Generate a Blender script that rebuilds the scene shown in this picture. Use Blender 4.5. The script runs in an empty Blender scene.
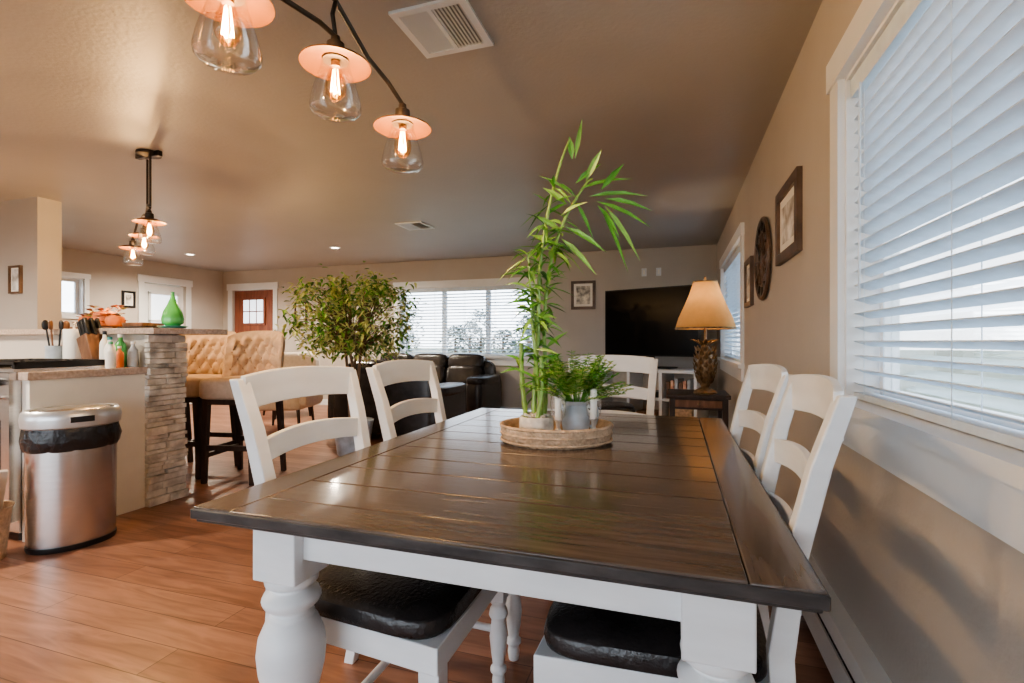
import bpy, bmesh, math, random
from mathutils import Vector, Matrix, Euler
R=random.Random(7)
sc=bpy.context.scene
TH=math.radians(18.06)
H=2.44; XW=0.545; YF=7.36; XL=-8.2; YB=-2.4

# ------------------------------------------------------------ materials
def mat(name,col,rough=.5,metal=0,var=.1,scale=8,bump=0,stretch=(1,1,1),coat=0,es=0,ecol=None,col2=None,spec=.5,bscale=None,trans=0,sheen=0):
    m=bpy.data.materials.new(name); m.use_nodes=True
    n=m.node_tree.nodes; l=m.node_tree.links; p=n['Principled BSDF']
    tc=n.new('ShaderNodeTexCoord'); mp=n.new('ShaderNodeMapping'); mp.inputs['Scale'].default_value=stretch
    l.new(tc.outputs['Object'],mp.inputs['Vector'])
    nz=n.new('ShaderNodeTexNoise'); nz.inputs['Scale'].default_value=scale; nz.inputs['Detail'].default_value=6
    l.new(mp.outputs[0],nz.inputs['Vector'])
    cr=n.new('ShaderNodeValToRGB')
    a=[max(0,c*(1-var)) for c in col]; b=[min(1,c*(1+var)) for c in (col2 or col)]
    cr.color_ramp.elements[0].color=(*a,1); cr.color_ramp.elements[1].color=(*b,1)
    cr.color_ramp.elements[0].position=.3; cr.color_ramp.elements[1].position=.7
    l.new(nz.outputs['Fac'],cr.inputs[0]); l.new(cr.outputs[0],p.inputs['Base Color'])
    p.inputs['Roughness'].default_value=rough; p.inputs['Metallic'].default_value=metal
    p.inputs['Coat Weight'].default_value=coat; p.inputs['Coat Roughness'].default_value=.08
    p.inputs['Specular IOR Level'].default_value=spec
    if trans: p.inputs['Transmission Weight'].default_value=trans
    if es:
        p.inputs['Emission Color'].default_value=(*(ecol or col),1); p.inputs['Emission Strength'].default_value=es
    if bump:
        src=nz
        if bscale:
            src=n.new('ShaderNodeTexNoise'); src.inputs['Scale'].default_value=bscale; src.inputs['Detail'].default_value=4
            l.new(tc.outputs['Object'],src.inputs['Vector'])
        bp=n.new('ShaderNodeBump'); bp.inputs['Strength'].default_value=bump; bp.inputs['Distance'].default_value=.01
        l.new(src.outputs['Fac'],bp.inputs['Height']); l.new(bp.outputs[0],p.inputs['Normal'])
    return m

def glassmat(name,tint=(1,1,1),gl=.12):
    m=bpy.data.materials.new(name); m.use_nodes=True
    n=m.node_tree.nodes; l=m.node_tree.links; n.remove(n['Principled BSDF'])
    o=n['Material Output']; t=n.new('ShaderNodeBsdfTransparent'); t.inputs[0].default_value=(*tint,1)
    g=n.new('ShaderNodeBsdfGlossy'); g.inputs['Roughness'].default_value=.03
    lw=n.new('ShaderNodeLayerWeight'); lw.inputs['Blend'].default_value=.35
    mx=n.new('ShaderNodeMixShader'); mm=n.new('ShaderNodeMath'); mm.operation='MULTIPLY_ADD'
    mm.inputs[1].default_value=.75; mm.inputs[2].default_value=gl*.4
    l.new(lw.outputs['Facing'],mm.inputs[0]); l.new(mm.outputs[0],mx.inputs[0])
    l.new(t.outputs[0],mx.inputs[1]); l.new(g.outputs[0],mx.inputs[2]); l.new(mx.outputs[0],o.inputs[0])
    return m

def translucent(name,col,fac=.5,es=0):
    m=mat(name,col,.8,var=.06,scale=20)
    n=m.node_tree.nodes; l=m.node_tree.links; p=n['Principled BSDF']; o=n['Material Output']
    t=n.new('ShaderNodeBsdfTranslucent'); t.inputs[0].default_value=(*col,1)
    mx=n.new('ShaderNodeMixShader'); mx.inputs[0].default_value=fac
    l.new(p.outputs[0],mx.inputs[1]); l.new(t.outputs[0],mx.inputs[2]); l.new(mx.outputs[0],o.inputs[0])
    if es: p.inputs['Emission Color'].default_value=(*col,1); p.inputs['Emission Strength'].default_value=es
    return m

def floormat():
    m=bpy.data.materials.new('wood_floor_planks'); m.use_nodes=True
    n=m.node_tree.nodes; l=m.node_tree.links; p=n['Principled BSDF']
    tc=n.new('ShaderNodeTexCoord')
    br=n.new('ShaderNodeTexBrick'); br.offset=.37; br.inputs['Scale'].default_value=1
    br.inputs['Brick Width'].default_value=1.25; br.inputs['Row Height'].default_value=.15
    br.inputs['Mortar Size'].default_value=.002; br.inputs['Bias'].default_value=0
    br.inputs['Color1'].default_value=(.25,.118,.074,1); br.inputs['Color2'].default_value=(.37,.195,.13,1)
    br.inputs['Mortar'].default_value=(.13,.065,.04,1)
    l.new(tc.outputs['Object'],br.inputs['Vector'])
    mp=n.new('ShaderNodeMapping'); mp.inputs['Scale'].default_value=(1.2,9,1)
    l.new(tc.outputs['Object'],mp.inputs[0])
    nz=n.new('ShaderNodeTexNoise'); nz.inputs['Scale'].default_value=2.2; nz.inputs['Detail'].default_value=8; nz.inputs['Distortion'].default_value=1.2
    l.new(mp.outputs[0],nz.inputs['Vector'])
    cr=n.new('ShaderNodeValToRGB'); cr.color_ramp.elements[0].color=(.70,.66,.62,1); cr.color_ramp.elements[1].color=(1.2,1.2,1.2,1)
    cr.color_ramp.elements[0].position=.3; cr.color_ramp.elements[1].position=.65
    l.new(nz.outputs['Fac'],cr.inputs[0])
    mx=n.new('ShaderNodeMix'); mx.data_type='RGBA'; mx.blend_type='MULTIPLY'; mx.inputs[0].default_value=1
    l.new(br.outputs['Color'],mx.inputs[6]); l.new(cr.outputs[0],mx.inputs[7]); l.new(mx.outputs[2],p.inputs['Base Color'])
    p.inputs['Roughness'].default_value=.36
    bp=n.new('ShaderNodeBump'); bp.inputs['Strength'].default_value=.15; bp.inputs['Distance'].default_value=.003
    l.new(br.outputs['Fac'],bp.inputs['Height']); bp.invert=True; l.new(bp.outputs[0],p.inputs['Normal'])
    return m

M={}
M['wall']=mat('wall_paint',(.51,.472,.425),.55,var=.03,scale=3,bump=.12,bscale=60)
M['ceil']=mat('ceiling_paint',(.425,.408,.385),.42,var=.03,scale=2,bump=.16,bscale=45)
M['floor']=floormat()
M['trim']=mat('white_trim',(.78,.81,.83),.35,var=.02)
M['white']=mat('painted_white_wood',(.79,.82,.84),.38,var=.05,scale=5,bump=.1,stretch=(1,1,4))
M['blind']=translucent('blind_slat',(.70,.79,.87),.08)
M['ttop']=mat('dark_stained_wood',(.078,.060,.050),.24,var=.15,scale=4,bump=.04,stretch=(1.2,14,4),col2=(.12,.095,.08),coat=.3)
M['ttop2']=mat('dark_stained_wood_frame',(.075,.058,.049),.24,var=.15,scale=4,bump=.04,stretch=(14,1.2,4),col2=(.115,.091,.077),coat=.3)
M['tedge']=mat('worn_table_edge',(.035,.031,.031),.4,var=.3,scale=14,bump=.1,stretch=(1,1,3),col2=(.055,.049,.047))
M['leather']=mat('black_leather',(.026,.023,.023),.26,var=.3,scale=9,bump=.25,bscale=90)
M['cream']=mat('cream_cabinet',(.80,.77,.69),.45,var=.03)
M['counter']=mat('speckled_counter',(.48,.38,.31),.25,var=.2,scale=60)
M['stone']=mat('ledger_stone',(.46,.43,.39),.85,var=.4,scale=9,bump=.8,col2=(.66,.63,.58))
M['stone2']=mat('ledger_stone_light',(.66,.62,.56),.85,var=.3,scale=12,bump=.8)
M['steel']=mat('brushed_steel',(.62,.61,.60),.27,1,var=.08,scale=6,stretch=(1,1,60))
M['silver']=mat('silver_plastic',(.60,.61,.62),.3,.6,var=.03)
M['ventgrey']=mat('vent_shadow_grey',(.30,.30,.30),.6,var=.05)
M['blackp']=mat('black_plastic',(.012,.012,.013),.35,var=.2)
M['bag']=mat('black_bag',(.02,.02,.022),.22,var=.3,bump=1,bscale=25)
M['tuft']=mat('tan_upholstery',(.54,.41,.31),.8,var=.08,scale=30,bump=.15,bscale=120)
M['button']=mat('upholstery_button',(.30,.20,.14),.5)
M['dark']=mat('dark_wood',(.045,.028,.022),.35,var=.4,scale=5,bump=.1,stretch=(6,6,1))
M['brown']=mat('brown_wood',(.18,.09,.05),.4,var=.4,scale=5,stretch=(6,6,1))
M['bronze']=mat('dark_bronze',(.07,.055,.045),.4,.7,var=.3)
M['copper']=mat('copper_shade',(.075,.028,.010),.5,.1,var=.15,spec=.3)
M['glass']=glassmat('clear_glass')
M['amber']=glassmat('amber_bulb_glass',(1,.80,.52),.1)
M['greenglass']=mat('green_glass',(.10,.46,.13),.1,var=.2,coat=.5)
M['bulb']=mat('filament_glow',(1,.65,.3),.3,es=22,ecol=(1,.58,.20))
M['downl']=mat('downlight_lens',(1,.9,.75),.3,es=6,ecol=(1,.9,.72))
M['leafA']=mat('leaf_green',(.12,.34,.05),.4,var=.3,scale=14)
M['leafB']=mat('leaf_light_green',(.26,.48,.10),.4,var=.25,scale=14)
M['leafC']=mat('leaf_yellow_green',(.50,.54,.20),.45,var=.3,scale=14)
M['leafD']=mat('leaf_dark_green',(.08,.20,.05),.4,var=.3,scale=14)
M['stalk']=mat('bamboo_stalk',(.26,.42,.10),.35,var=.25,scale=20)
M['bark']=mat('bark',(.20,.13,.08),.8,var=.3,scale=12,bump=.4)
M['ceram']=mat('grey_blue_ceramic',(.46,.52,.58),.35,var=.25,scale=12)
M['pebble']=mat('river_pebbles',(.66,.63,.58),.5,var=.35,scale=30)
M['wax']=mat('candle_wax',(.90,.88,.82),.5,var=.02)
M['black']=mat('tv_black',(.006,.006,.008),.35,var=.1,spec=.3)
M['screen']=mat('tv_screen',(.004,.004,.005),.22,var=.1,spec=.12)
M['gold']=mat('aged_gold',(.26,.18,.10),.4,.5,var=.5,scale=25,bump=.4)
M['shade']=translucent('lamp_shade_fabric',(.62,.39,.17),.22)
M['doorred']=mat('red_brown_door',(.25,.085,.05),.4,var=.25,scale=4,stretch=(6,6,1))
M['lite']=mat('door_glass_lite',(.75,.82,.88),.2,es=.7,ecol=(.8,.9,1))
M['frame']=mat('picture_frame_wood',(.12,.075,.05),.4,var=.4)
M['paper']=mat('art_paper',(.55,.50,.42),.6,var=.5,scale=12,col2=(.75,.72,.66))
M['paperd']=mat('art_print_dark',(.25,.24,.22),.5,var=.6,scale=16,col2=(.6,.57,.5))
M['orange']=mat('orange_pumpkin',(.60,.18,.06),.5,var=.25)
M['red']=mat('red_packaging',(.55,.05,.04),.4,var=.4,scale=14,col2=(.7,.5,.35))
M['beige']=mat('beige_fabric',(.60,.52,.44),.85,var=.07,scale=30)
M['grass']=mat('dry_lawn',(.13,.16,.09),.9,var=.3,scale=.6,col2=(.24,.24,.18))
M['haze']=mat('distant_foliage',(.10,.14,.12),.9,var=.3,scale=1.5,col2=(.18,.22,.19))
M['heater']=mat('heater_enamel',(.74,.73,.70),.35,var=.03)
M['teal']=mat('teal_dish',(.05,.30,.30),.3)
def wicker():
    m=mat('woven_wicker',(.56,.41,.28),.7,var=.3,scale=30)
    n=m.node_tree.nodes; l=m.node_tree.links; p=n['Principled BSDF']; tc=n['Texture Coordinate']
    w=n.new('ShaderNodeTexVoronoi'); w.inputs['Scale'].default_value=90
    l.new(tc.outputs['Object'],w.inputs['Vector']); bp=n.new('ShaderNodeBump'); bp.inputs['Strength'].default_value=.9; bp.inputs['Distance'].default_value=.004
    l.new(w.outputs['Distance'],bp.inputs['Height']); bp.invert=True; l.new(bp.outputs[0],p.inputs['Normal'])
    return m
M['wicker']=wicker()

# ------------------------------------------------------------ builder
class B:
    def __init__(s,name,loc=(0,0,0),rz=0):
        s.name=name; s.loc=loc; s.rz=rz; s.v=[]; s.f=[]; s.m=[]; s.mats=[]
    def mi(s,k):
        m=M[k]
        if m not in s.mats: s.mats.append(m)
        return s.mats.index(m)
    def add(s,vs,fs,k,X=None):
        o=len(s.v); i=s.mi(k)
        for v in vs:
            v=Vector(v)
            s.v.append(X@v if X is not None else v)
        for f in fs: s.f.append([o+a for a in f]); s.m.append(i)
    def box(s,c,sz,k,rot=None,tap=(1,1)):
        a,b,d=sz[0]/2,sz[1]/2,sz[2]/2
        vs=[(x*a*(tap[0] if z>0 else 1),y*b*(tap[1] if z>0 else 1),z*d) for z in(-1,1) for y in(-1,1) for x in(-1,1)]
        X=Matrix.Translation(c)
        if rot: X=X@Euler(rot).to_matrix().to_4x4()
        s.add(vs,[(0,2,3,1),(4,5,7,6),(0,1,5,4),(2,6,7,3),(0,4,6,2),(1,3,7,5)],k,X)
    def bb(s,x0,x1,y0,y1,z0,z1,k): s.box(((x0+x1)/2,(y0+y1)/2,(z0+z1)/2),(abs(x1-x0),abs(y1-y0),abs(z1-z0)),k)
    def loft(s,rings,k,cap=True,X=None,closed=True):
        n=len(rings[0]); vs=[p for r in rings for p in r]; fs=[]
        for i in range(len(rings)-1):
            for j in range(n if closed else n-1):
                a=i*n+j; b=i*n+(j+1)%n; fs.append((a,b,b+n,a+n))
        if cap: fs.append(tuple(range(n-1,-1,-1))); fs.append(tuple((len(rings)-1)*n+j for j in range(n)))
        s.add(vs,fs,k,X)
    def lathe(s,pr,k,c=(0,0,0),seg=24,sx=1,sy=1,cap=True,X=None,wob=None):
        rs=[]
        for r,z in pr:
            ring=[]
            for j in range(seg):
                a=2*math.pi*j/seg; rr=r*(wob(a,z) if wob else 1)
                ring.append((c[0]+rr*sx*math.cos(a),c[1]+rr*sy*math.sin(a),c[2]+z))
            rs.append(ring)
        s.loft(rs,k,cap,X)
    def tube(s,pts,rad,k,seg=8,cap=True):
        pts=[Vector(p) for p in pts]; n=len(pts)
        if not isinstance(rad,(list,tuple)): rad=[rad]*n
        t=(pts[1]-pts[0]).normalized(); u=t.orthogonal().normalized(); rs=[]
        for i in range(n):
            t=(pts[min(i+1,n-1)]-pts[max(i-1,0)]).normalized()
            u=(u-t*u.dot(t)).normalized(); w=t.cross(u)
            rs.append([pts[i]+(u*math.cos(2*math.pi*j/seg)+w*math.sin(2*math.pi*j/seg))*rad[i] for j in range(seg)])
        s.loft(rs,k,cap)
    def sweep(s,pts,k,ax=(1,0,0),ay=(0,1,0),w=.04,h=.04):
        ax=Vector(ax);ay=Vector(ay); rs=[]
        for i,p in enumerate(pts):
            p=Vector(p); ww=(w[i] if isinstance(w,list) else w)/2; hh=(h[i] if isinstance(h,list) else h)/2
            rs.append([p-ax*ww-ay*hh,p+ax*ww-ay*hh,p+ax*ww+ay*hh,p-ax*ww+ay*hh])
        s.loft(rs,k)
    def sup(s,c,sz,k,e=.35,rot=None,nu=24,nv=14,e2=None):
        e2=e2 or e
        def pw(x,e): return math.copysign(abs(x)**e,x)
        rs=[]
        for i in range(nv+1):
            v=-math.pi/2+math.pi*i/nv; v=max(-1.55,min(1.55,v))
            rs.append([(sz[0]/2*pw(math.cos(v),e)*pw(math.cos(2*math.pi*j/nu+.01),e2),sz[1]/2*pw(math.cos(v),e)*pw(math.sin(2*math.pi*j/nu+.01),e2),sz[2]/2*pw(math.sin(v),e)) for j in range(nu)])
        X=Matrix.Translation(c)
        if rot: X=X@Euler(rot).to_matrix().to_4x4()
        s.loft(rs,k,True,X)
    def leaf(s,p,d,L,W,k,droop=.15,up=(0,0,1)):
        p=Vector(p); d=Vector(d).normalized(); sd=d.cross(Vector(up))
        if sd.length<.05: sd=d.orthogonal()
        sd.normalize(); n=sd.cross(d).normalized()
        def q(t,w,lift=0): return p+d*L*t+sd*W*w/2+n*(lift*W)-Vector((0,0,1))*droop*L*t*t
        vs=[q(0,0),q(.3,-.85,.15),q(.3,0,-.05),q(.3,.85,.15),q(.6,-.75,.15),q(.6,0,-.05),q(.6,.75,.15),q(1,0)]
        s.add(vs,[(0,2,1),(0,3,2),(1,2,5,4),(2,3,6,5),(4,5,7),(5,6,7)],k)
    def done(s,bevel=0,ang=38,segs=2):
        me=bpy.data.meshes.new(s.name); me.from_pydata([tuple(v) for v in s.v],[],s.f)
        for m in s.mats: me.materials.append(m)
        me.polygons.foreach_set('material_index',s.m)
        bm=bmesh.new(); bm.from_mesh(me); bmesh.ops.recalc_face_normals(bm,faces=bm.faces); bm.to_mesh(me); bm.free()
        me.polygons.foreach_set('use_smooth',[True]*len(me.polygons)); me.set_sharp_from_angle(angle=math.radians(ang)); me.update()
        o=bpy.data.objects.new(s.name,me); sc.collection.objects.link(o); o.location=s.loc; o.rotation_euler=(0,0,s.rz)
        if bevel:
            b=o.modifiers.new('bevel','BEVEL'); b.width=bevel; b.segments=segs; b.limit_method='ANGLE'; b.angle_limit=math.radians(40)
        return o
D=math.radians

# ------------------------------------------------------------ room shell
b=B('floor'); b.bb(XL-.15,XW+.15,YB-.15,YF+.15,-.1,0,'floor'); b.done()
b=B('ceiling'); b.bb(XL-.15,XW+.15,YB-.15,YF+.15,H,H+.1,'ceil'); b.done()
def wall(name,ax,p0,p1,u0,u1,holes):
    b=B(name)
    def seg(a,c,z0,z1):
        if c-a<1e-4 or z1-z0<1e-4: return
        if ax=='x': b.bb(p0,p1,a,c,z0,z1,'wall')
        else: b.bb(a,c,p0,p1,z0,z1,'wall')
    u=u0
    for (a,c,z0,z1) in sorted(holes):
        seg(u,a,0,H); seg(a,c,0,z0); seg(a,c,z1,H); u=c
    seg(u,u1,0,H); return b.done()
WZ0,WZ1=.92,2.0
wall('wall_right','x',XW,XW+.15,YB-.15,YF+.15,[(.15,1.95,WZ0,WZ1),(4.62,6.5,WZ0,WZ1)])
wall('wall_far','y',YF,YF+.15,XL,XW,[(-4.38,-2.05,.88,2.0),(-7.96,-7.0,0,2.08)])
wall('wall_left','x',XL-.15,XL,YB-.15,YF+.15,[(5.86,6.6,0,2.08),(4.5,5.0,1.5,2.03)])
wall('wall_back','y',YB-.15,YB,XL,XW,[(-4.0,.2,.05,2.2),(-7.6,-4.6,.5,2.2)])  # openings behind the camera, added to let in ambient fill light
wall('wall_partition','y',3.0,3.19,XL,-5.54,[])

def window(name,loc,rz,w,z0,z1,n=2,cas=.09,sill=True,rail=False):
    b=B(name,(loc[0],loc[1],0),rz); h=w/2
    b.bb(-h-cas,-h,0.0,.022,z0-.02,z1,'trim'); b.bb(h,h+cas,0,.022,z0-.02,z1,'trim')
    b.bb(-h-cas-.015,h+cas+.015,0,.03,z1,z1+cas+.01,'trim')
    if sill:
        b.bb(-h-cas-.02,h+cas+.02,0.0,.05,z0-.028,z0+.006,'trim'); b.bb(-h-cas,h+cas,0,.022,z0-.03-.11,z0-.028,'trim')
        b.bb(-h,h,-.15,0.0,z0,z0+.006,'trim')
    else: b.bb(-h-cas,h+cas,0,.022,z0-cas,z0,'trim')
    for s in(-1,1): b.bb(s*h-.012*s,s*h,-.15,0,z0+.006,z1,'trim')
    b.bb(-h,h,-.15,0,z1-.012,z1,'trim')
    f=.04
    for i in range(n):
        a=-h+.012+(w-.024)*i/n; c=-h+.012+(w-.024)*(i+1)/n
        b.bb(a,a+f,-.13,-.095,z0+.006,z1-.012,'trim'); b.bb(c-f,c,-.13,-.095,z0+.006,z1-.012,'trim')
        b.bb(a+f,c-f,-.13,-.095,z0+.006,z0+f,'trim'); b.bb(a+f,c-f,-.13,-.095,z1-.012-f,z1-.012,'trim')
        if rail: b.bb(a+f,c-f,-.13,-.095,(z0+z1)/2-.02,(z0+z1)/2+.02,'trim')
        b.bb(a+f,c-f,-.115,-.112,z0+f,z1-.012-f,'glass')
    return b.done()
def blind(name,loc,rz,w,z0,z1,tilt=25,pitch=.042):
    b=B(name,(loc[0],loc[1],0),rz); h=w/2-.016
    b.bb(-h,h,-.075,-.012,z1-.075,z1-.014,'blind')
    z=z0+.05
    while z<z1-.09:
        b.box((0,-.045,z),(2*h,.05,.0028),'blind',rot=(D(tilt),0,0)); z+=pitch
    b.bb(-h,h,-.07,-.02,z0+.009,z0+.028,'blind')
    k=max(2,int(w/.5))
    for i in range(k+1):
        x=-h+.1+(2*h-.2)*i/k
        for y in(-.019,-.071): b.bb(x-.0012,x+.0012,y-.0008,y+.0008,z0+.02,z1-.07,'blind')
    b.tube([(h-.1,-.008,z1-.07),(h-.1,-.006,z1-.75)],.004,'blind',6)
    return b.done()
window('window_1',(XW,1.05),D(90),1.8,WZ0,WZ1,2); blind('window_blind',(XW,1.05),D(90),1.8,WZ0,WZ1,20,.046)
window('window_2',(XW,5.56),D(90),1.88,WZ0,WZ1,2); blind('window_blind',(XW,5.56),D(90),1.88,WZ0,WZ1,20,.046)
window('window_3',(-3.215,YF),D(180),2.33,.88,2.0,3); blind('window_blind',(-3.215,YF),D(180),2.33,.88,2.0,14,.05)
window('window_4',(XL,4.75),D(-90),.5,1.5,2.03,1,.06,False)
window('added_fill_window_1',(-1.9,YB),0,4.2,.05,2.2,3,.09,False)  # unseen window behind the camera, added as a source of fill light
window('added_fill_window_2',(-6.1,YB),0,3.0,.5,2.2,2)  # second unseen window, also added to brighten the interior

# doors
b=B('door_1',(-7.48,YF,0),D(180))
b.bb(-.47,.47,-.08,-.035,.01,2.07,'doorred')
for x0,x1,z0,z1 in[(-.36,-.05,.15,.62),(.05,.36,.15,.62),(-.36,-.05,.72,1.3),(.05,.36,.72,1.3)]:
    b.bb(x0,x1,-.035,-.025,z0,z1,'doorred'); b.bb(x0+.04,x1-.04,-.025,-.018,z0+.04,z1-.04,'doorred')
b.bb(-.27,.27,-.035,-.012,1.42,1.93,'doorred')
b.bb(-.23,.23,-.012,-.006,1.46,1.89,'lite')
for x in(-.08,.08): b.bb(x-.01,x+.01,-.006,.0,1.46,1.89,'doorred')
b.bb(-.23,.23,-.006,.0,1.665,1.685,'doorred')
b.sup((.40,-.01,1.0),(.06,.06,.06),'gold',1)
b.bb(-.58,-.485,0,.022,0,2.08,'trim'); b.bb(.485,.58,0,.022,0,2.08,'trim'); b.bb(-.6,.6,0,.03,2.08,2.2,'trim')
b.done(.004)
b=B('door_2',(XL,6.23,0),D(-90))
b.bb(-.36,.36,-.09,-.045,.01,2.07,'trim')
b.bb(-.24,.24,-.045,-.035,1.05,1.9,'lite')
b.bb(-.27,.27,-.045,-.03,.2,.9,'trim'); b.bb(-.22,.22,-.03,-.022,.25,.85,'trim')
for x in(-.25,.25): b.bb(x-.02,x+.02,-.045,-.02,1.0,1.95,'trim')
for z in(1.03,1.46,1.92): b.bb(-.27,.27,-.045,-.02,z-.02,z+.02,'trim')
b.sup((-.31,-.02,1.0),(.06,.06,.06),'gold',1)
b.bb(-.46,-.37,0,.022,0,2.08,'trim'); b.bb(.37,.46,0,.022,0,2.08,'trim'); b.bb(-.48,.48,0,.03,2.08,2.2,'trim')
b.done(.004)
# baseboards
b=B('baseboard_far'); b.bb(-6.9,XW,YF-.015,YF,0,.1,'trim'); b.bb(XL,-8.07,YF-.015,YF,0,.1,'trim'); b.done(.003)
b=B('baseboard_left'); b.bb(XL,XL+.015,3.2,5.76,0,.1,'trim'); b.bb(XL,XL+.015,6.7,YF-.02,0,.1,'trim'); b.done(.003)
b=B('baseboard_partition'); b.bb(-8.18,-5.54,2.985,3.0,0,.1,'trim'); b.bb(-5.54,-5.525,2.985,3.19,0,.1,'trim'); b.done(.003)
# baseboard heater
b=B('baseboard_heater')
x=XW
b.bb(x-.012,x,-1.5,4.3,0.02,.21,'heater')
prof=[(x,.215),(x-.055,.205),(x-.068,.175),(x-.068,.165),(x-.05,.165),(x-.05,.19),(x,.198)]
b.loft([[(p,-1.5,z) for p,z in prof],[(p,4.3,z) for p,z in prof]],'heater')
b.bb(x-.07,x-.064,-1.5,4.3,.045,.145,'heater')
b.bb(x-.066,x-.012,-1.5,4.3,.045,.052,'blackp')
for i in range(120): b.bb(x-.06,x-.014,-1.45+i*.048,-1.448+i*.048,.06,.14,'steel')
for y in(-1.5,.35,2.3,4.28): b.bb(x-.072,x,y,y+.03,0,.212,'heater')
b.done()

# ceiling vents, downlights
def vent(name,x,y,w,l):
    b=B(name,(x,y,H)); f=.03
    b.bb(-w/2,w/2,-l/2,-l/2+f,-.012,0,'trim'); b.bb(-w/2,w/2,l/2-f,l/2,-.012,0,'trim')
    b.bb(-w/2,-w/2+f,-l/2+f,l/2-f,-.012,0,'trim'); b.bb(w/2-f,w/2,-l/2+f,l/2-f,-.012,0,'trim'); b.bb(-.008,.008,-l/2+f,l/2-f,-.012,0,'trim')
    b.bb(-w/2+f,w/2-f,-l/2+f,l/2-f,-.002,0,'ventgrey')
    n=int((w/2-f)/.016)
    for s in(-1,1):
        for i in range(n):
            b.box((s*(.016+i*.016),0,-.008),(.015,l-2*f,.0015),'trim',rot=(0,D(s*30),0))
    b.done()
vent('ceiling_vent',-.93,1.92,.33,.33); vent('ceiling_vent',-2.82,5.08,.33,.33)
def light(name,kind,loc,e,col,r=.05,par=None,rot=None,spot=None):
    L=bpy.data.lights.new(name,kind); L.energy=e; L.color=col
    if kind=='AREA': L.size=r
    else: L.shadow_soft_size=r
    if spot: L.spot_size=D(spot); L.spot_blend=.8
    o=bpy.data.objects.new(name,L); sc.collection.objects.link(o); o.location=loc
    if rot: o.rotation_euler=rot
    if par:
        o.parent=par; o.matrix_parent_inverse=par.matrix_world.inverted()
    return o
bpy.context.view_layer.update()
for i,(x,y) in enumerate([(-4.56,5.93),(-7.0,5.7),(-5.9,.9),(-4.3,.6)]):  # last two are out of view, added for extra room light
    b=B('recessed_downlight',(x,y,H))
    b.lathe([(.075,0),(.075,-.006),(.055,-.008),(.05,-.003),(.05,0)],'trim',cap=False); b.lathe([(.05,-.0035),(.03,-.004)],'downl')
    o=b.done(); bpy.context.view_layer.update()
    light('bulb','SPOT',(x,y,H-.02),150,(1,.85,.67),.05,o,spot=165)

# ------------------------------------------------------------ pendants
def head(b,x,y,zt,tilt=0):
    b.lathe([(.006,.0),(.012,-.005),(.014,-.02),(.024,-.025),(.026,-.05),(.022,-.062),(.034,-.066),(.036,-.074)],'bronze',(x,y,zt),16)
    b.lathe([(.03,-.060),(.055,-.064),(.095,-.082),(.096,-.086),(.055,-.072),(.02,-.068)],'copper',(x,y,zt),28,cap=False)
    b.lathe([(.036,-.074),(.040,-.095),(.052,-.13),(.064,-.17),(.070,-.20),(.068,-.213),(.058,-.222),(.02,-.226),(.001,-.226)],'glass',(x,y,zt),28,cap=False)
    b.lathe([(.013,-.075),(.013,-.09)],'copper',(x,y,zt),14)
    b.lathe([(.012,-.09),(.016,-.10),(.026,-.125),(.030,-.145),(.027,-.165),(.015,-.182),(.002,-.186)],'amber',(x,y,zt),16,cap=False)
    for k in range(5):
        a=k*1.2566; b.tube([(x+.006*math.cos(a),y+.006*math.sin(a),zt-.098),(x+.013*math.cos(a),y+.013*math.sin(a),zt-.162)],.0013,'bulb',5)
def fixlights(o,heads,e):
    bpy.context.view_layer.update()
    for h in heads: light('bulb_light','POINT',(h[0],h[1],h[2]-.14),e,(1,.75,.49),.008,o)
b=B('chandelier'); hs=[(-.955,.87,1.965),(-.905,1.18,1.975),(-.88,1.50,1.925)]
for h in hs: head(b,*h)
b.tube([(-.95,.5,2.06),(-.95,.7,2.03),(-.955,.87,1.965),(-.92,1.02,1.965),(-.91,1.12,1.975),(-.905,1.18,1.97)],.007,'bronze')
b.tube([(-.955,.87,1.97),(-.925,.95,2.07),(-.92,1.06,2.12),(-.905,1.18,2.07),(-.895,1.32,1.985),(-.885,1.42,1.955),(-.88,1.5,1.92)],.007,'bronze')
b.tube([(-.905,1.18,1.97),(-.90,1.16,2.02),(-.905,1.18,2.07)],.006,'bronze')
b.tube([(-.92,.8,2.0),(-.92,.8,2.42)],.008,'bronze'); b.lathe([(.065,0),(.065,-.02),(.02,-.03)],'bronze',(-.92,.8,H))
o=b.done(); fixlights(o,hs,8)
b=B('island_chandelier'); hs2=[(-3.40,2.47,2.01),(-3.84,2.75,2.00),(-4.32,3.0,1.98)]
for h in hs2: head(b,*h)
b.tube([(-3.38,2.46,2.02),(-3.5,2.53,2.07),(-3.65,2.63,2.05),(-3.84,2.75,2.0)],.008,'bronze')
b.tube([(-3.40,2.47,2.01),(-3.6,2.60,2.01),(-3.8,2.72,2.07),(-4.1,2.88,2.06),(-4.32,3.0,1.98)],.008,'bronze')
for q in((-3.42,2.49),(-3.6,2.60)): b.tube([(q[0],q[1],2.03),(q[0],q[1],2.42)],.007,'bronze')
b.lathe([(.075,0),(.075,-.02),(.02,-.035)],'bronze',(-3.51,2.545,H)); b.bb(-3.62,-3.4,2.53,2.56,2.405,2.44,'bronze')
o=b.done(); fixlights(o,hs2,16)

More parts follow.
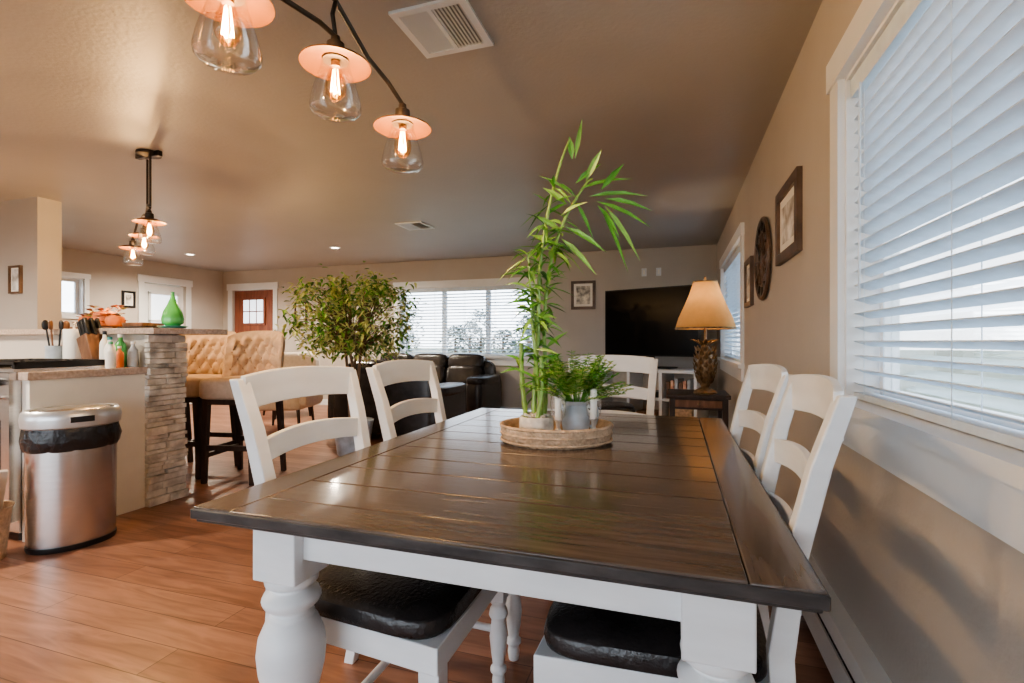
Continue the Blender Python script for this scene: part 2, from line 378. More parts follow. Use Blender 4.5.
# ------------------------------------------------------------ dining table
TX0,TX1,TY0,TY1=-.987,.205,.81,2.50
b=B('dining_table')
zt=.76; t=.022
fw=.10
b.bb(TX0+.004,TX1-.004,TY0+.004,TY1-.004,zt-.034,zt-t+.001,'tedge')
for (x0,x1,y0,y1,k) in[(TX0,TX0+fw,TY0,TY1,'ttop2'),(TX1-fw,TX1,TY0,TY1,'ttop2'),(TX0+fw+.0015,TX1-fw-.0015,TY0,TY0+fw,'ttop'),(TX0+fw+.0015,TX1-fw-.0015,TY1-fw,TY1,'ttop')]:
    b.bb(x0,x1,y0,y1,zt-t,zt,k)
n=10; yy0=TY0+fw; yy1=TY1-fw; pw=(yy1-yy0)/n
for i in range(n): b.bb(TX0+fw+.0015,TX1-fw-.0015,yy0+i*pw+.0015,yy0+(i+1)*pw-.0015,zt-t,zt-.0005,'ttop')
for (x0,x1,y0,y1) in[(TX0-.004,TX1+.004,TY0-.004,TY0+.004),(TX0-.004,TX1+.004,TY1-.004,TY1+.004),(TX0-.004,TX0+.004,TY0,TY1),(TX1-.004,TX1+.004,TY0,TY1)]:
    b.bb(x0,x1,y0,y1,zt-.026,zt-.004,'tedge')
lx=(-.85,.068); ly=(.95,2.36)
for x in lx: b.bb(x-.02,x+.02,ly[0],ly[1],.625,.726,'white')
for y in ly: b.bb(lx[0],lx[1],y-.03,y+.03,.625,.726,'white')
b.bb(lx[0]-.05,lx[1]+.05,ly[0]-.06,ly[0]+.02,.712,.726,'white')
for x in lx:
    for y in ly:
        b.bb(x-.058,x+.058,y-.058,y+.058,.575,.726,'white')
        b.lathe([(.058,.578),(.060,.57),(.058,.558),(.044,.552),(.042,.545),(.060,.535),(.066,.522),(.060,.508),(.044,.500),(.042,.492),(.050,.487),(.050,.478),(.058,.468),(.072,.435),(.076,.40),(.072,.36),(.058,.30),(.044,.24),(.036,.18),(.034,.14),(.048,.13),(.050,.118),(.038,.108),(.036,.10),(.046,.08),(.050,.055),(.044,.02),(.036,0)],'white',(x,y,0),32)
b.done(.003)

# ------------------------------------------------------------ dining chairs
def chair(name,x,y,rz):
    b=B(name,(x,y,0),rz)
    N=9
    for s in(-1,1):
        P=[(s*.20,-.31,0),(s*.203,-.27,.2),(s*.208,-.245,.40),(s*.212,-.24,.50),(s*.218,-.265,.70),(s*.228,-.305,.88),(s*.238,-.345,1.015)]
        b.sweep(P,'white',w=[.034,.036,.04,.042,.042,.042,.040],h=[.036,.04,.046,.046,.040,.036,.030])
    def slat(zc,h,y,hw,bow,arch,k='white',top=0):
        r=[]
        for i in range(N+4):
            t=-1+2*i/(N+3); e=1-t*t
            yy=y-bow*e; zt_=zc+h/2+top*e; zb=zc-h/2+arch*e
            r.append([(t*hw,yy-.009,zb),(t*hw,yy+.009,zb),(t*hw,yy+.009,zt_),(t*hw,yy-.009,zt_)])
        b.loft(r,k)
    slat(.975,.095,-.333,.238,.028,.012,top=.014)
    slat(.815,.065,-.290,.222,.028,.016,top=.018)
    slat(.675,.058,-.262,.215,.026,.014,top=.016)
    f=[(-.22,-.235),(.22,-.235),(.265,.255),(-.265,.255)]
    b.loft([[(p[0],p[1],.355) for p in f],[(p[0],p[1],.42) for p in f]],'white')
    def outl(sc_,z):
        r=[]
        for j in range(36):
            a=2*math.pi*j/36; c,s_=math.cos(a),math.sin(a)
            u=math.copysign(abs(c)**.35,c); v=math.copysign(abs(s_)**.35,s_)
            yy=.012+v*.24*sc_; w=.225+.042*(v*.5+.5)
            r.append((u*w*sc_,yy,z))
        return r
    b.loft([outl(.97,.417),outl(1.01,.425),outl(1.025,.442),outl(1.0,.464),outl(.93,.476),outl(.75,.485),outl(.45,.490),outl(.05,.492)],'leather')
    for s in(-1,1):
        b.bb(s*.228-.026,s*.228+.026,.20,.252,.29,.40,'white')
        b.lathe([(.022,.295),(.028,.285),(.020,.27),(.028,.258),(.031,.24),(.022,.225),(.025,.20),(.029,.17),(.024,.12),(.018,.08),(.026,.07),(.026,.06),(.018,.05),(.021,.03),(.017,0)],'white',(s*.228,.226,0),16)
        b.tube([(s*.206,-.265,.20),(s*.218,0,.20),(s*.228,.226,.19)],.012,'white')
    b.tube([(-.218,-.02,.20),(.218,-.02,.20)],.012,'white')
    return b.done(.003)
chair('dining_chair',-.765,1.285,D(-90))
chair('dining_chair',-.765,1.90,D(-90))
chair('dining_chair',-.035,1.325,D(88))
chair('dining_chair',-.035,1.90,D(94))
chair('dining_chair',-.35,2.62,D(180))

# ------------------------------------------------------------ centrepiece
CX,CY=-.405,1.75; TZ=.76
b=B('wicker_tray',(CX,CY,TZ),TH)
b.lathe([(.185,.0),(.19,.004),(.197,.03),(.2,.055),(.198,.062),(.190,.062),(.187,.055),(.184,.03),(.178,.01),(.02,.008)],'wicker',seg=48,sx=1,sy=.82,wob=lambda a,z:1+.008*math.sin(24*a))
for z in(.06,.035,.01):
    pts=[(.197*math.cos(a*math.pi/24),.197*.82*math.sin(a*math.pi/24),z) for a in range(49)]
    b.tube(pts,.006 if z==.06 else .004,'wicker',6,False)
b.done()
def loc(s,t,z=0): return (CX+s*math.cos(TH)-t*math.sin(TH),CY+s*math.sin(TH)+t*math.cos(TH),TZ+z)
# lucky bamboo
b=B('lucky_bamboo',loc(-.07,.0,.009),TH)
b.lathe([(.042,0),(.055,.01),(.062,.04),(.06,.075),(.056,.08),(.05,.076),(.03,.07),(.005,.07)],'pebble',seg=24)
for i in range(40):
    a=R.random()*6.28; r=R.random()*.045
    b.sup((r*math.cos(a),r*math.sin(a),.078+R.random()*.008),(.018,.015,.012),'pebble',1,rot=(R.random(),R.random(),R.random()),nu=8,nv=5)
def stalk(P,r0,r1,k='stalk'):
    P=[Vector(p) for p in P]; out=[];rad=[]; n=len(P)-1
    def cr(t):
        i=min(int(t),n-1); f=t-i
        p0=P[max(i-1,0)];p1=P[i];p2=P[i+1];p3=P[min(i+2,n)]
        return .5*((2*p1)+(-p0+p2)*f+(2*p0-5*p1+4*p2-p3)*f*f+(-p0+3*p1-3*p2+p3)*f**3)
    K=n*10
    for i in range(K+1):
        u=i/K; p=cr(u*n); r=r0+(r1-r0)*u
        out.append(p); rad.append(r*(1.22 if i%5==0 else 1))
    b.tube(out,rad,k,8)
    return out
A=stalk([(-.01,0,.06),(-.005,.01,.2),(.005,0,.38),(.012,.0,.60),(.04,.005,.80),(.085,0,.98),(.12,0,1.07)],.0095,.003)
A2=stalk([(.03,.02,.06),(.035,.02,.22),(.03,.03,.42),(.05,.02,.62),(.10,.01,.78),(.17,.0,.90),(.20,0,.93)],.0085,.003)
A3=stalk([(-.035,.01,.06),(-.05,.01,.2),(-.055,.0,.34)],.009,.007)
A4=stalk([(0,-.03,.06),(.02,-.035,.18),(.015,-.03,.29)],.009,.007)
A5=stalk([(.02,-.01,.06),(.0,-.02,.25),(-.02,-.02,.46)],.008,.004)
A6=stalk([(0,.0,.40),(-.02,0,.52),(-.03,-.01,.66)],.005,.003)
def rl(p,d,L,W=.022,dr=.18):
    b.leaf(p,d,L,W,R.choice(['leafA','leafB','leafB','leafA','leafD']),dr,up=(R.uniform(-.3,.3),R.uniform(-1,0),1))
def zz(y): return (341-y)*1.79/500+1.115-TZ-.009
def xx(p): return (p-536)*1.79/500
for (x0,y0,x1,y1) in[(574,160,582,112),(572,158,568,132),(574,185,602,162),(578,190,634,176),(588,196,649,192),(596,200,645,225),(604,205,633,252),(572,195,535,176),(566,205,540,186),(596,205,612,236),(575,200,590,232),(565,225,600,250),(562,232,530,214),(560,238,590,270),(600,190,622,165),(585,182,600,150),(556,245,528,232),(604,198,650,208),(600,204,620,262),(560,215,585,205)]:
    p=Vector((xx(x0),R.uniform(-.02,.02),zz(y0))); q=Vector((xx(x1),R.uniform(-.07,.05),zz(y1))); d=q-p
    b.leaf(p,d+Vector((0,0,.18*d.length)),d.length*1.04,R.uniform(.020,.029),R.choice(['leafA','leafB']),.2,up=(R.uniform(-.6,.6),-1,R.uniform(0,1)))
for src,lo,hi,cnt,Lm in((A,22,46,70,.11),(A2,12,40,56,.11),(A6,4,20,40,.11),(A3,12,20,8,.10),(A5,6,20,26,.11),(A,8,20,10,.10)):
    for i in range(cnt):
        p=src[min(len(src)-1,R.randint(lo,hi))]; a=R.random()*6.28; el=R.uniform(-.5,1.0)
        rl(p,(math.cos(a),math.sin(a)*.8,el),Lm*R.uniform(.6,1.15),R.uniform(.014,.024),R.uniform(.1,.5))
b.done()
# fern pitcher
b=B('potted_fern',loc(.07,.0,.009),TH)
b.lathe([(.04,0),(.045,.005),(.044,.02),(.05,.05),(.052,.08),(.046,.105),(.040,.12),(.046,.135),(.044,.135),(.036,.12),(.01,.115)],'ceram',seg=28)
b.tube([(.044,0,.115),(.075,0,.11),(.08,0,.08),(.07,0,.05),(.05,0,.04)],.006,'ceram',8)
for i in range(100):
    a=R.random()*6.28; el=R.uniform(.5,3); L=R.uniform(.14,.25)
    p=Vector((.02*math.cos(a),.02*math.sin(a),.12)); d=Vector((math.cos(a),math.sin(a)*.9,el)).normalized()
    pts=[p+d*L*t-Vector((0,0,.04))*t*t for t in(0,.35,.7,1)]; b.tube(pts,.0012,'leafA',4)
    for t in range(5,14):
        t/=14; q=p+d*L*t-Vector((0,0,.04))*t*t
        for s in(-1,1):
            sd=d.cross(Vector((0,0,1))).normalized()*s
            b.leaf(q,sd+d*.5+Vector((0,0,R.uniform(-.2,.3))),R.uniform(.02,.034),.014,R.choice(['leafA','leafB','leafB','leafC']),.2)
b.done()
for (s,t,h) in((.0,-.085,.15),(.125,-.06,.18)):
    b=B('candlestick',loc(s,t,.009)); q=.06
    b.lathe([(.026,0),(.026,.006),(.009,.014),(.007,.03),(.014,.04),(.007,.05),(.009,q+.01),(.016,q+.02)],'silver',seg=16)
    b.lathe([(.016,q+.02),(.024,q+.035),(.027,q+.07),(.025,q+.10)],'glass',seg=20,cap=False)
    b.lathe([(.012,q+.02),(.0115,h),(.003,h+.004)],'wax',seg=14); b.lathe([(.001,h),(.001,h+.012)],'blackp',seg=5); b.done()

# ------------------------------------------------------------ kitchen peninsula
b=B('kitchen_peninsula')
RX0,RX1,RY1=-4.2,-3.46,2.26
b.bb(-5.45,RX0-.005,1.82,2.44,.09,.90,'cream'); b.bb(-5.45,RX0-.025,1.88,2.44,0,.09,'blackp')
b.bb(RX1+.004,-3.392,1.80,2.44,0,.90,'cream')
b.bb(RX0-.005,RX1+.004,RY1+.01,2.44,0,.90,'cream')
b.bb(-5.47,RX0-.005,1.78,2.44,.90,.945,'counter'); b.bb(RX1+.004,-3.37,1.78,2.44,.90,.945,'counter'); b.bb(RX0-.005,RX1+.004,RY1+.005,2.44,.90,.945,'counter')
for i in range(2):
    x=-5.42+i*.6
    b.bb(x,x+.58,1.80,1.82,.12,.70,'cream'); b.bb(x,x+.58,1.80,1.82,.72,.88,'cream'); b.tube([(x+.24,1.785,.8),(x+.34,1.785,.8)],.006,'bronze')
b.bb(-5.45,-3.40,2.44,2.69,0,1.165,'wall')
b.bb(-5.46,-3.24,2.38,2.95,1.165,1.205,'counter')
b.done(.004)
b=B('stone_veneer')
z=0
while z<1.15:
    h=R.choice([.028,.035,.045,.055]); h=min(h,1.163-z)
    y=2.43
    while y<2.70:
        l=R.uniform(.08,.2)
        if 2.71-(y+l)<.05: l=2.71-y
        pr=R.uniform(.02,.055)
        b.box((-3.395+pr/2,y+l/2,z+h/2),(pr,l-.003,h-.003),R.choice(['stone','stone2']),rot=(0,0,R.uniform(-.04,.04))); y+=l
    x=-3.40
    for j in range(3):
        l=R.uniform(.08,.16); pr=R.uniform(.015,.04)
        b.box((x-l/2,2.692+pr/2,z+h/2),(l-.003,pr,h-.003),R.choice(['stone','stone2'])); x-=l
    z+=h
b.done(.004)
b=B('gas_range')
b.bb(RX0,RX1,1.79,RY1,.05,.945,'steel'); b.bb(RX0,RX1,1.765,RY1,.945,.962,'steel')
b.bb(RX0,RX1,1.745,1.79,.12,.94,'steel'); b.bb(RX0+.08,RX1-.08,1.74,1.75,.3,.68,'blackp')
for sx in(RX0+.04,RX1-.04):
    for y in(1.83,2.22): b.lathe([(.02,0),(.02,.05)],'blackp',(sx,y,0),12)
for i in range(5): b.lathe([(.022,0),(.02,.035),(.001,.035)],'blackp',X=Matrix.Translation((RX0+.09+i*.14,1.745,.89))@Euler((D(90),0,0)).to_matrix().to_4x4(),seg=14)
b.tube([(RX0+.07,1.70,.80),(RX1-.07,1.70,.80)],.01,'steel')
for q in(RX0+.1,RX1-.1): b.tube([(q,1.70,.80),(q,1.75,.80)],.007,'steel')
for bx in(RX0+.19,RX1-.19):
    for by in(1.90,2.13):
        b.lathe([(.04,0),(.045,.01),(.03,.018),(.001,.018)],'blackp',(bx,by,.962),16)
        for k in range(4):
            a=k*math.pi/2+.78; b.tube([(bx+.03*math.cos(a),by+.03*math.sin(a),.995),(bx+.10*math.cos(a),by+.10*math.sin(a),.995),(bx+.11*math.cos(a),by+.11*math.sin(a),.962)],.007,'blackp',6)
    b.bb(bx-.16,bx+.16,1.785,1.80,.985,1.0,'blackp'); b.bb(bx-.16,bx+.16,2.235,2.25,.985,1.0,'blackp'); b.bb(bx-.16,bx+.16,2.01,2.02,.985,1.0,'blackp')
    for sx in(-.16,.148): b.bb(bx+sx,bx+sx+.012,1.785,2.25,.962,1.0,'blackp')
b.done()
b=B('knife_block',(-3.76,2.355,.945),D(90))
b.box((0,0,.115),(.12,.10,.20),'brown',rot=(D(-22),0,0))
for i in range(3):
    for j in range(3): b.box((-.038+.038*i,.028*j+.015,.25+.012*(2-j)),(.02,.024,.12),'blackp',rot=(D(-22),0,0))
b.bb(-.06,.06,-.09,.05,0,.03,'brown')
b.done(.004)
b=B('paper_towel_roll',(-3.97,2.36,.945))
b.lathe([(.07,0),(.07,.012),(.02,.014)],'steel'); b.lathe([(.02,.016),(.058,.016),(.06,.02),(.06,.25),(.058,.255),(.02,.255)],'wax',seg=32); b.lathe([(.008,.01),(.008,.29),(.014,.30),(.001,.31)],'steel',seg=12); b.done()
b=B('utensil_crock',(-4.16,2.36,.945))
b.lathe([(.05,0),(.058,.01),(.058,.13),(.062,.14),(.054,.14),(.05,.02)],'ceram',seg=24)
for i in range(6):
    a=i*1.05; b.tube([(.02*math.cos(a),.02*math.sin(a),.03),(.05*math.cos(a),.05*math.sin(a),.26)],.006,['blackp','brown'][i%2],6); b.sup((.055*math.cos(a),.055*math.sin(a),.285),(.04,.02,.07),['blackp','brown'][i%2],.8,rot=(0,0,a),nu=12,nv=8)
b.done()
def bottle(x,y,z,r,h,k,cap):
    b=B('counter_bottle',(x,y,z)); b.lathe([(r*.9,0),(r,.01),(r,h*.6),(r*.85,h*.7),(r*.4,h*.8),(r*.35,h*.9)],k,seg=18)
    b.lathe([(r*.45,h*.9),(r*.45,h),(.001,h)],cap,seg=14); b.done()
bottle(-3.56,2.39,.945,.035,.22,'greenglass','wax'); bottle(-3.54,2.31,.945,.032,.20,'wax','teal'); bottle(-3.44,2.39,.945,.03,.17,'ceram','wax')
bottle(-3.62,2.33,.945,.028,.24,'wax','blackp'); bottle(-3.45,2.31,.945,.024,.14,'orange','wax'); bottle(-3.41,2.23,.945,.028,.17,'wax','greenglass')
b=B('bar_mat',(-3.64,2.6,1.205)); b.box((0,0,.008),(.24,.2,.016),'blackp'); b.box((.0,0,.03),(.20,.16,.028),'brown'); b.done(.004)
b=B('green_glass_vase',(-3.38,2.62,1.205))
b.lathe([(.06,0),(.085,.01),(.095,.018),(.09,.02),(.02,.02)],'teal'); 
b.lathe([(.04,.018),(.066,.04),(.070,.07),(.058,.12),(.034,.17),(.016,.215),(.010,.25),(.012,.26)],'greenglass',seg=28); b.done()
b=B('pumpkin_display',(-4.02,2.58,1.205))
b.box((.0,0,.008),(.46,.18,.016),'brown')
for (x,y,r) in((-.15,0,.065),(0,.02,.085),(.14,-.01,.06)):
    b.lathe([(r*.3,0),(r*.8,r*.15),(r,r*.7),(r*.85,r*1.25),(r*.35,r*1.45),(.005,r*1.3)],'orange',(x,y,.014),32,wob=lambda a,z:1+.06*abs(math.sin(4*a)))
    b.tube([(x,y,r*1.3),(x+.01,y,r*1.6),(x+.02,y,r*1.9)],.008,'bark',6)
for i in range(70):
    a=R.random()*6.28; b.leaf((R.uniform(-.2,.2),R.uniform(-.05,.05),.02+R.random()*.14),(math.cos(a),math.sin(a),.6),.07,.045,R.choice(['orange','red','leafC','brown']),.3)
b.done()

# ------------------------------------------------------------ bar stools
def stool(x,y,rz):
    b=B('bar_stool',(x,y,0),rz)
    for sx in(-1,1):
        b.sweep([(sx*.20,.20,0),(sx*.185,.19,.66)],'dark',w=[.032,.045],h=[.032,.045])
        b.sweep([(sx*.20,-.24,0),(sx*.185,-.19,.66)],'dark',w=[.032,.045],h=[.032,.045])
        b.bb(sx*.195-.012,sx*.195+.012,-.2,.2,.2,.235,'dark')
    b.bb(-.2,.2,.18,.205,.26,.3,'dark'); b.bb(-.2,.2,-.22,-.195,.26,.3,'dark')
    b.bb(-.21,.21,-.21,.21,.62,.67,'dark')
    b.sup((0,.0,.74),(.50,.50,.17),'tuft',.3,nu=32)
    nx,nz=36,24; front=[];back=[]
    for iz in range(nz+1):
        v=iz/nz; rf=[];rb=[]
        for ix in range(nx+1):
            u=-1+2*ix/nx; ang=u*1.15
            w=.25; topz=.80+.41*v*(1-.14*abs(u)**3)
            px=w*math.sin(ang)/math.sin(1.15); py=-.235+.16*(1-math.cos(ang))/(1-math.cos(1.15))-.06*v
            g=abs(math.sin(math.pi*(u*3+v*2.5)))*abs(math.sin(math.pi*(u*3-v*2.5)))
            edge=min(1,(1-abs(u))*6,(1-v)*6+.0,v*6+.3)
            th=(.015+.055*g**.5)*max(.15,edge)
            nrm=Vector((-math.sin(ang)*.8,math.cos(ang),0)).normalized()
            p=Vector((px,py,topz)); rf.append(p+nrm*th); rb.append(p-nrm*.028*max(.3,edge))
        front.append(rf);back.append(rb)
    rings=[front[i]+back[i][::-1] for i in range(nz+1)]
    b.loft(rings,'tuft')
    for iu in range(-5,6):
        for iv in range(0,8):
            u=iu/6; v=iv/5*1.0
            if (iu+iv)%2==0 and 0.05<v<.98:
                ix=int(round((u+1)/2*nx)); iz=int(round(v*nz)); p=front[iz][ix]; b.sup(p,(.02,.02,.02),'button',1,nu=8,nv=6)
    b.done(ang=60)
stool(-3.36,3.22,D(192)); stool(-3.90,3.24,D(188)); stool(-4.44,3.22,D(185))

# ------------------------------------------------------------ trash can
b=B('trash_can',(-3.19,1.89,0),D(72))
b.lathe([(.19,0),(.195,.012),(.195,.03)],'blackp',seg=48,sy=.82)
b.lathe([(.19,.03),(.192,.05),(.198,.60),(.197,.62)],'steel',seg=48,sy=.82)
b.lathe([(.199,.53),(.209,.545),(.214,.59),(.207,.64),(.2,.66)],'bag',seg=72,sy=.82,cap=False,wob=lambda a,z:1+.022*math.sin(9*a+z*60)+.012*math.sin(23*a))
b.lathe([(.205,.652),(.214,.66),(.218,.70),(.213,.735),(.200,.748),(.182,.742)],'silver',seg=48,sy=.84)
b.lathe([(.182,.742),(.176,.736),(.168,.742),(.10,.752),(.01,.755)],'steel',seg=48,sy=.84)
b.box((0,-.178,.70),(.10,.02,.03),'blackp')
b.done()
b=B('snack_basket',(-3.36,1.56,0),D(10))
b.lathe([(.11,0),(.135,.25),(.145,.27),(.135,.27),(.11,.02)],'wicker',seg=24)
for i in range(6):
    a=i*1.05; b.box((.06*math.cos(a),.06*math.sin(a),.30+.03*(i%3)),(.09,.035,.24),['red','beige','orange'][i%3],rot=(.15*math.sin(a),.2*math.cos(a),a))
b.done(.004)

# ------------------------------------------------------------ living room
def sofa(name,x,y,rz,w,seats,zs=1):
    b=B(name,(x,y,0),rz)
    b.sup((0,0,.24),(w-.1,.86,.34),'leather',.2)
    for s in(-1,1):
        b.sup((s*(w/2-.13),.02,.36),(.26,.92,.58),'leather',.35); b.sup((s*(w/2-.13),.04,.60),(.29,.88,.14),'leather',.5)
    cw=(w-.5)/seats
    for i in range(seats):
        cx=-(w-.5)/2+cw*(i+.5)
        b.sup((cx,.08,.44),(cw*1.02,.70,.20),'leather',.4)
        b.sup((cx,-.27,.62),(cw*1.0,.28,.36),'leather',.45,rot=(D(12),0,0))
        b.sup((cx,-.33,.84),(cw*1.0,.26,.26),'leather',.5,rot=(D(12),0,0))
    b.sup((0,-.38,.50),(w-.2,.16,.80),'leather',.3)
    for sx in(-1,1):
        for sy in(-1,1): b.bb(sx*(w/2-.15)-.03,sx*(w/2-.15)+.03,sy*.34-.03,sy*.34+.03,0,.1,'dark')
    o=b.done(); o.scale=(1,1,zs)
sofa('leather_sofa',-3.62,6.72,D(180),2.3,3,.95)
sofa('leather_loveseat',-3.1,5.2,D(4),1.4,2,.93)
b=B('leather_ottoman',(-.75,5.1,0),D(10)); b.sup((0,0,.26),(.75,.6,.36),'leather',.3); b.sup((0,0,.42),(.74,.58,.14),'leather',.45)
for sx in(-1,1):
    for sy in(-1,1): b.bb(sx*.28-.025,sx*.28+.025,sy*.2-.025,sy*.2+.025,0,.12,'dark')
b.done()
def armchair(x,y,rz):
    b=B('beige_armchair',(x,y,0),rz)
    b.sup((0,.02,.36),(.62,.60,.20),'beige',.3); b.sup((0,-.28,.66),(.62,.16,.62),'beige',.35,rot=(D(8),0,0))
    for s in(-1,1): b.sup((s*.33,0,.46),(.12,.62,.34),'beige',.4)
    for sx in(-1,1):
        for sy in(-1,1): b.tube([(sx*.27,sy*.25,0),(sx*.24,sy*.22,.3)],[.014,.024],'dark')
    b.done()
armchair(-5.55,6.1,D(150)); armchair(-4.75,5.2,D(200))
# ficus
b=B('ficus_tree',(-3.03,4.22,0))
b.lathe([(.14,0),(.15,.01),(.19,.30),(.20,.34),(.18,.34),(.17,.30),(.01,.30)],'ceram',seg=28)
for i in range(4):
    a=i*1.6; b.tube([(.03*math.cos(a),.03*math.sin(a),.3),(.05*math.cos(a+1),.05*math.sin(a+1),.7),(.09*math.cos(a),.09*math.sin(a),1.1),(.2*math.cos(a),.2*math.sin(a),1.4)],[.018,.015,.012,.008],'bark',6)
for i in range(150):
    a=R.random()*6.28; rr=R.uniform(.10,.50); zc=R.uniform(1.0,1.72)
    env=1-abs((zc-1.36)/.58)**2.4; rr*=max(.4,env)*1.1
    tip=Vector((rr*1.15*math.cos(a),rr*1.15*math.sin(a),zc)); base=Vector((.1*math.cos(a),.1*math.sin(a),1.0+R.random()*.25))
    mid=(base+tip)/2+Vector((0,0,.08)); b.tube([base,mid,tip],[.005,.004,.002],'bark',4)
    for j in range(22):
        p=tip+Vector((R.gauss(0,.06),R.gauss(0,.06),R.gauss(0,.055)))
        an=R.random()*6.28
        b.leaf(p,(math.cos(an),math.sin(an),R.uniform(-.9,.5)),R.uniform(.05,.085),R.uniform(.028,.042),R.choice(['leafB','leafC','leafC','leafC','leafA','leafD']),.3)
b.done()
# TV and console
tv=(Vector((-.88,6.76,0)),Vector((.28,6.3,0))); c=(tv[0]+tv[1])/2; ang=math.atan2(tv[1].y-tv[0].y,tv[1].x-tv[0].x)
b=B('television',(c.x,c.y,0),ang)
b.bb(-.625,.625,-.02,.02,.93,1.79,'black'); b.bb(-.61,.61,-.0225,-.0205,.945,1.775,'screen')
b.bb(-.3,.3,.02,.06,1.1,1.6,'black'); b.bb(-.05,.05,.0,.03,.80,.95,'black'); b.bb(-.3,.3,-.1,.14,.782,.80,'black')
b.done(.004)
b=B('media_console',(c.x+.0,c.y-.02,0),ang)
Wc=.66
b.bb(-Wc,Wc,-.22,.20,.74,.78,'trim'); b.bb(-Wc,Wc,-.20,.20,.04,.10,'trim')
for x in(-Wc,-.22,.20,Wc-.04): b.bb(x,x+.04,-.20,.20,0 if abs(x)>.5 else .1,.74,'trim')
b.bb(-Wc,Wc,-.19,.20,.40,.43,'trim'); b.bb(-Wc,Wc,.185,.20,.1,.74,'beige')
b.bb(-.15,.16,-.12,.12,.43,.50,'blackp'); b.bb(-.55,-.28,-.12,.12,.43,.53,'silver'); b.bb(.3,.58,-.14,.12,.1,.32,'wicker')
for i in range(6): b.bb(.27+i*.05,.31+i*.05,-.14,.08,.43,.63+.02*(i%3),['brown','red','ceram'][i%3])
b.bb(-.55,-.30,-.14,.12,.1,.3,'wicker'); b.bb(-.12,.14,-.14,.12,.1,.25,'brown')
b.done(.004)
# end table + lamp
b=B('end_table',(.20,5.05,0))
b.bb(-.27,.27,-.27,.27,.60,.635,'dark'); b.bb(-.25,.25,-.25,.25,.50,.60,'dark')
for sx in(-1,1):
    for sy in(-1,1): b.bb(sx*.225-.025,sx*.225+.025,sy*.225-.025,sy*.225+.025,0,.52,'dark')
b.bb(-.24,.24,-.24,.24,.15,.175,'dark'); b.bb(-.2,.2,-.26,-.25,.52,.585,'brown'); b.sup((0,-.268,.552),(.025,.02,.025),'gold',1)
b.done(.005)
LX,LY,LZ=.265,4.95,.635
b=B('table_lamp',(LX,LY,LZ))
b.lathe([(.10,0),(.105,.012),(.09,.03),(.06,.045),(.035,.06),(.045,.08)],'gold',seg=28)
b.lathe([(.04,.07),(.065,.13),(.078,.22),(.07,.32),(.05,.40),(.03,.44),(.012,.46),(.012,.66)],'gold',seg=24,wob=lambda a,z:1+.04*math.sin(8*a))
for r in range(9):
    z=.09+r*.037; rad=.05+.032*math.sin(min(1,r/7)*2.6)
    for k in range(8):
        a=k*math.pi/4+(r%2)*.39; b.leaf((rad*math.cos(a),rad*math.sin(a),z),(math.cos(a)*.5,math.sin(a)*.5,1),.062,.05,'gold',-.05,up=(math.cos(a),math.sin(a),0))
for k in range(12):
    a=k*.5236; b.leaf((.02*math.cos(a),.02*math.sin(a),.43),(math.cos(a)*.8,math.sin(a)*.8,1),.17,.04,'gold',.35,up=(math.cos(a),math.sin(a),0))
prof=[(.265,.60),(.262,.61),(.235,.70),(.185,.81),(.140,.92),(.105,1.03)]
b.lathe(prof,'shade',seg=72,cap=False,wob=lambda a,z:1+.012*math.sin(36*a))
b.lathe([(.265,.595),(.267,.607),(.26,.612)],'gold',seg=48,cap=False); b.lathe([(.108,1.025),(.11,1.037),(.102,1.037)],'gold',seg=48,cap=False)
b.tube([(0,0,.64),(0,0,1.055)],.004,'gold'); b.sup((0,0,1.065),(.025,.025,.04),'gold',1)
for k in range(3):
    a=k*2.09; b.tube([(0,0,1.03),(.104*math.cos(a),.104*math.sin(a),1.03)],.002,'gold',5)
b.sup((0,0,.76),(.06,.06,.10),'wax',1)
o=b.done(); bpy.context.view_layer.update(); light('lamp_bulb','POINT',(LX,LY,LZ+.86),2.5,(1,.72,.42),.04,o)

# ------------------------------------------------------------ wall decor
def frame(name,loc_,rz,w,h,fw=.035,art='paper',fk='frame',mat_=True):
    b=B(name,loc_,rz)
    b.bb(-w/2,w/2,.0,.025,-h/2,-h/2+fw,fk); b.bb(-w/2,w/2,0,.025,h/2-fw,h/2,fk); b.bb(-w/2,-w/2+fw,0,.025,-h/2+fw,h/2-fw,fk); b.bb(w/2-fw,w/2,0,.025,-h/2+fw,h/2-fw,fk)
    b.bb(-w/2+fw,w/2-fw,.0,.010,-h/2+fw,h/2-fw,'wax')
    k=fw*1.9; b.bb(-w/2+k,w/2-k,.010,.0115,-h/2+k,h/2-k,art); b.done(.003)
frame('picture_frame',(XW,2.79,1.715),D(90),.50,.38,.05,'paper')
frame('picture_frame',(XW,4.17,1.56),D(90),.34,.36,.035,'paper')
frame('picture_frame',(-1.29,YF,1.80),D(180),.36,.42,.04,'paperd','frame')
frame('picture_frame',(-6.38,YF,1.62),D(180),.26,.42,.03,'paperd')
frame('picture_frame',(XL,5.62,1.78),D(-90),.2,.26,.03,'paperd','blackp')
frame('picture_frame',(-5.83,3.0,1.69),D(180),.17,.26,.018,'paper','frame')
for x in(-.42,-.22):
    b=B('wall_switch_plate',(x,YF,2.10),D(180)); b.bb(-.035,.035,0,.006,-.057,.057,'trim'); b.bb(-.012,.012,.006,.012,-.03,.03,'wax'); b.done(.002)
b=B('wall_clock',(XW,3.52,1.64),D(90))
def ring(r,t,k):
    b.tube([(r*math.cos(a*math.pi/24),.018,r*math.sin(a*math.pi/24)) for a in range(49)],t,k,8,False)
ring(.25,.013,'frame'); ring(.17,.008,'frame'); ring(.06,.010,'frame'); ring(.235,.006,'bronze')
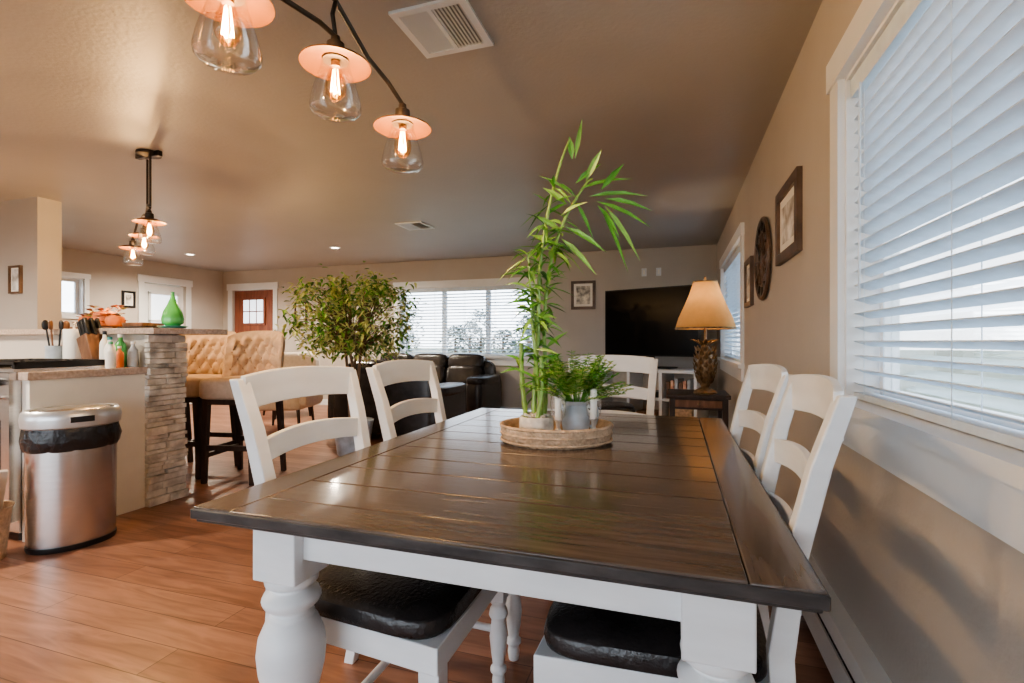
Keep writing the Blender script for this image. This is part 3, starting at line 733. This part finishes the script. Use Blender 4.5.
for k in range(12):
    a=k*math.pi/6; b.box((.15*math.cos(a),.018,.15*math.sin(a)),(.19,.010,.012),'frame',rot=(0,-a,0)); b.box((.21*math.cos(a),.02,.21*math.sin(a)),(.06,.014,.022),'bronze',rot=(0,-a,0))
b.box((0,.012,0),(.10,.024,.10),'frame'); b.box((.04,.034,.05),(.14,.004,.012),'blackp',rot=(0,-.9,0)); b.box((-.05,.038,.03),(.10,.004,.014),'blackp',rot=(0,.5,0))
b.done()

# ------------------------------------------------------------ outdoors
b=B('lawn_ground'); b.bb(-90,90,-90,120,-.62,-.6,'grass'); b.done()
def tree(x,y,h,r):
    b=B('distant_tree',(x,y,-.6)); b.tube([(0,0,0),(0,0,h*.6)],.15,'bark',6)
    for i in range(420):
        a=R.random()*6.28; z=R.random(); q=r*math.sqrt(R.random())*(1-abs(z-.35)**1.3*1.2)
        p=(q*math.cos(a),q*math.sin(a),h*(.12+.88*z)); an=R.random()*6.28
        b.leaf(p,(math.cos(an),math.sin(an),R.uniform(-.3,1)),R.uniform(.3,.6),R.uniform(.2,.4),'haze',.1)
    b.done()
for i in range(22): tree(-46+i*2.3+R.uniform(-1,1),52+R.uniform(-5,5),R.uniform(2.8,6.2),R.uniform(1.4,2.4))
for i in range(7): tree(40+R.uniform(-3,3),-6+i*9,R.uniform(2.5,4),R.uniform(1.5,2.4))

# world
w=bpy.data.worlds.new('overcast_sky'); sc.world=w; w.use_nodes=True
n=w.node_tree.nodes; l=w.node_tree.links; bg=n['Background']
tc=n.new('ShaderNodeTexCoord'); sp=n.new('ShaderNodeSeparateXYZ'); cr=n.new('ShaderNodeValToRGB')
l.new(tc.outputs['Generated'],sp.inputs[0]); l.new(sp.outputs['Z'],cr.inputs[0]); l.new(cr.outputs[0],bg.inputs[0])
cr.color_ramp.elements[0].color=(.88,.94,1,1); cr.color_ramp.elements[1].color=(.60,.76,.98,1); cr.color_ramp.elements[1].position=.7
bg.inputs[1].default_value=2.8

# camera
cam=bpy.data.cameras.new('camera'); cam.lens=36*500/1024; cam.sensor_width=36; cam.clip_start=.02; cam.clip_end=300
co=bpy.data.objects.new('camera',cam); sc.collection.objects.link(co); co.location=(0,0,1.115); co.rotation_euler=(math.pi/2,0,TH); sc.camera=co
sc.view_settings.view_transform='AgX'
sc.view_settings.look='AgX - Medium High Contrast'
sc.view_settings.exposure=1.3
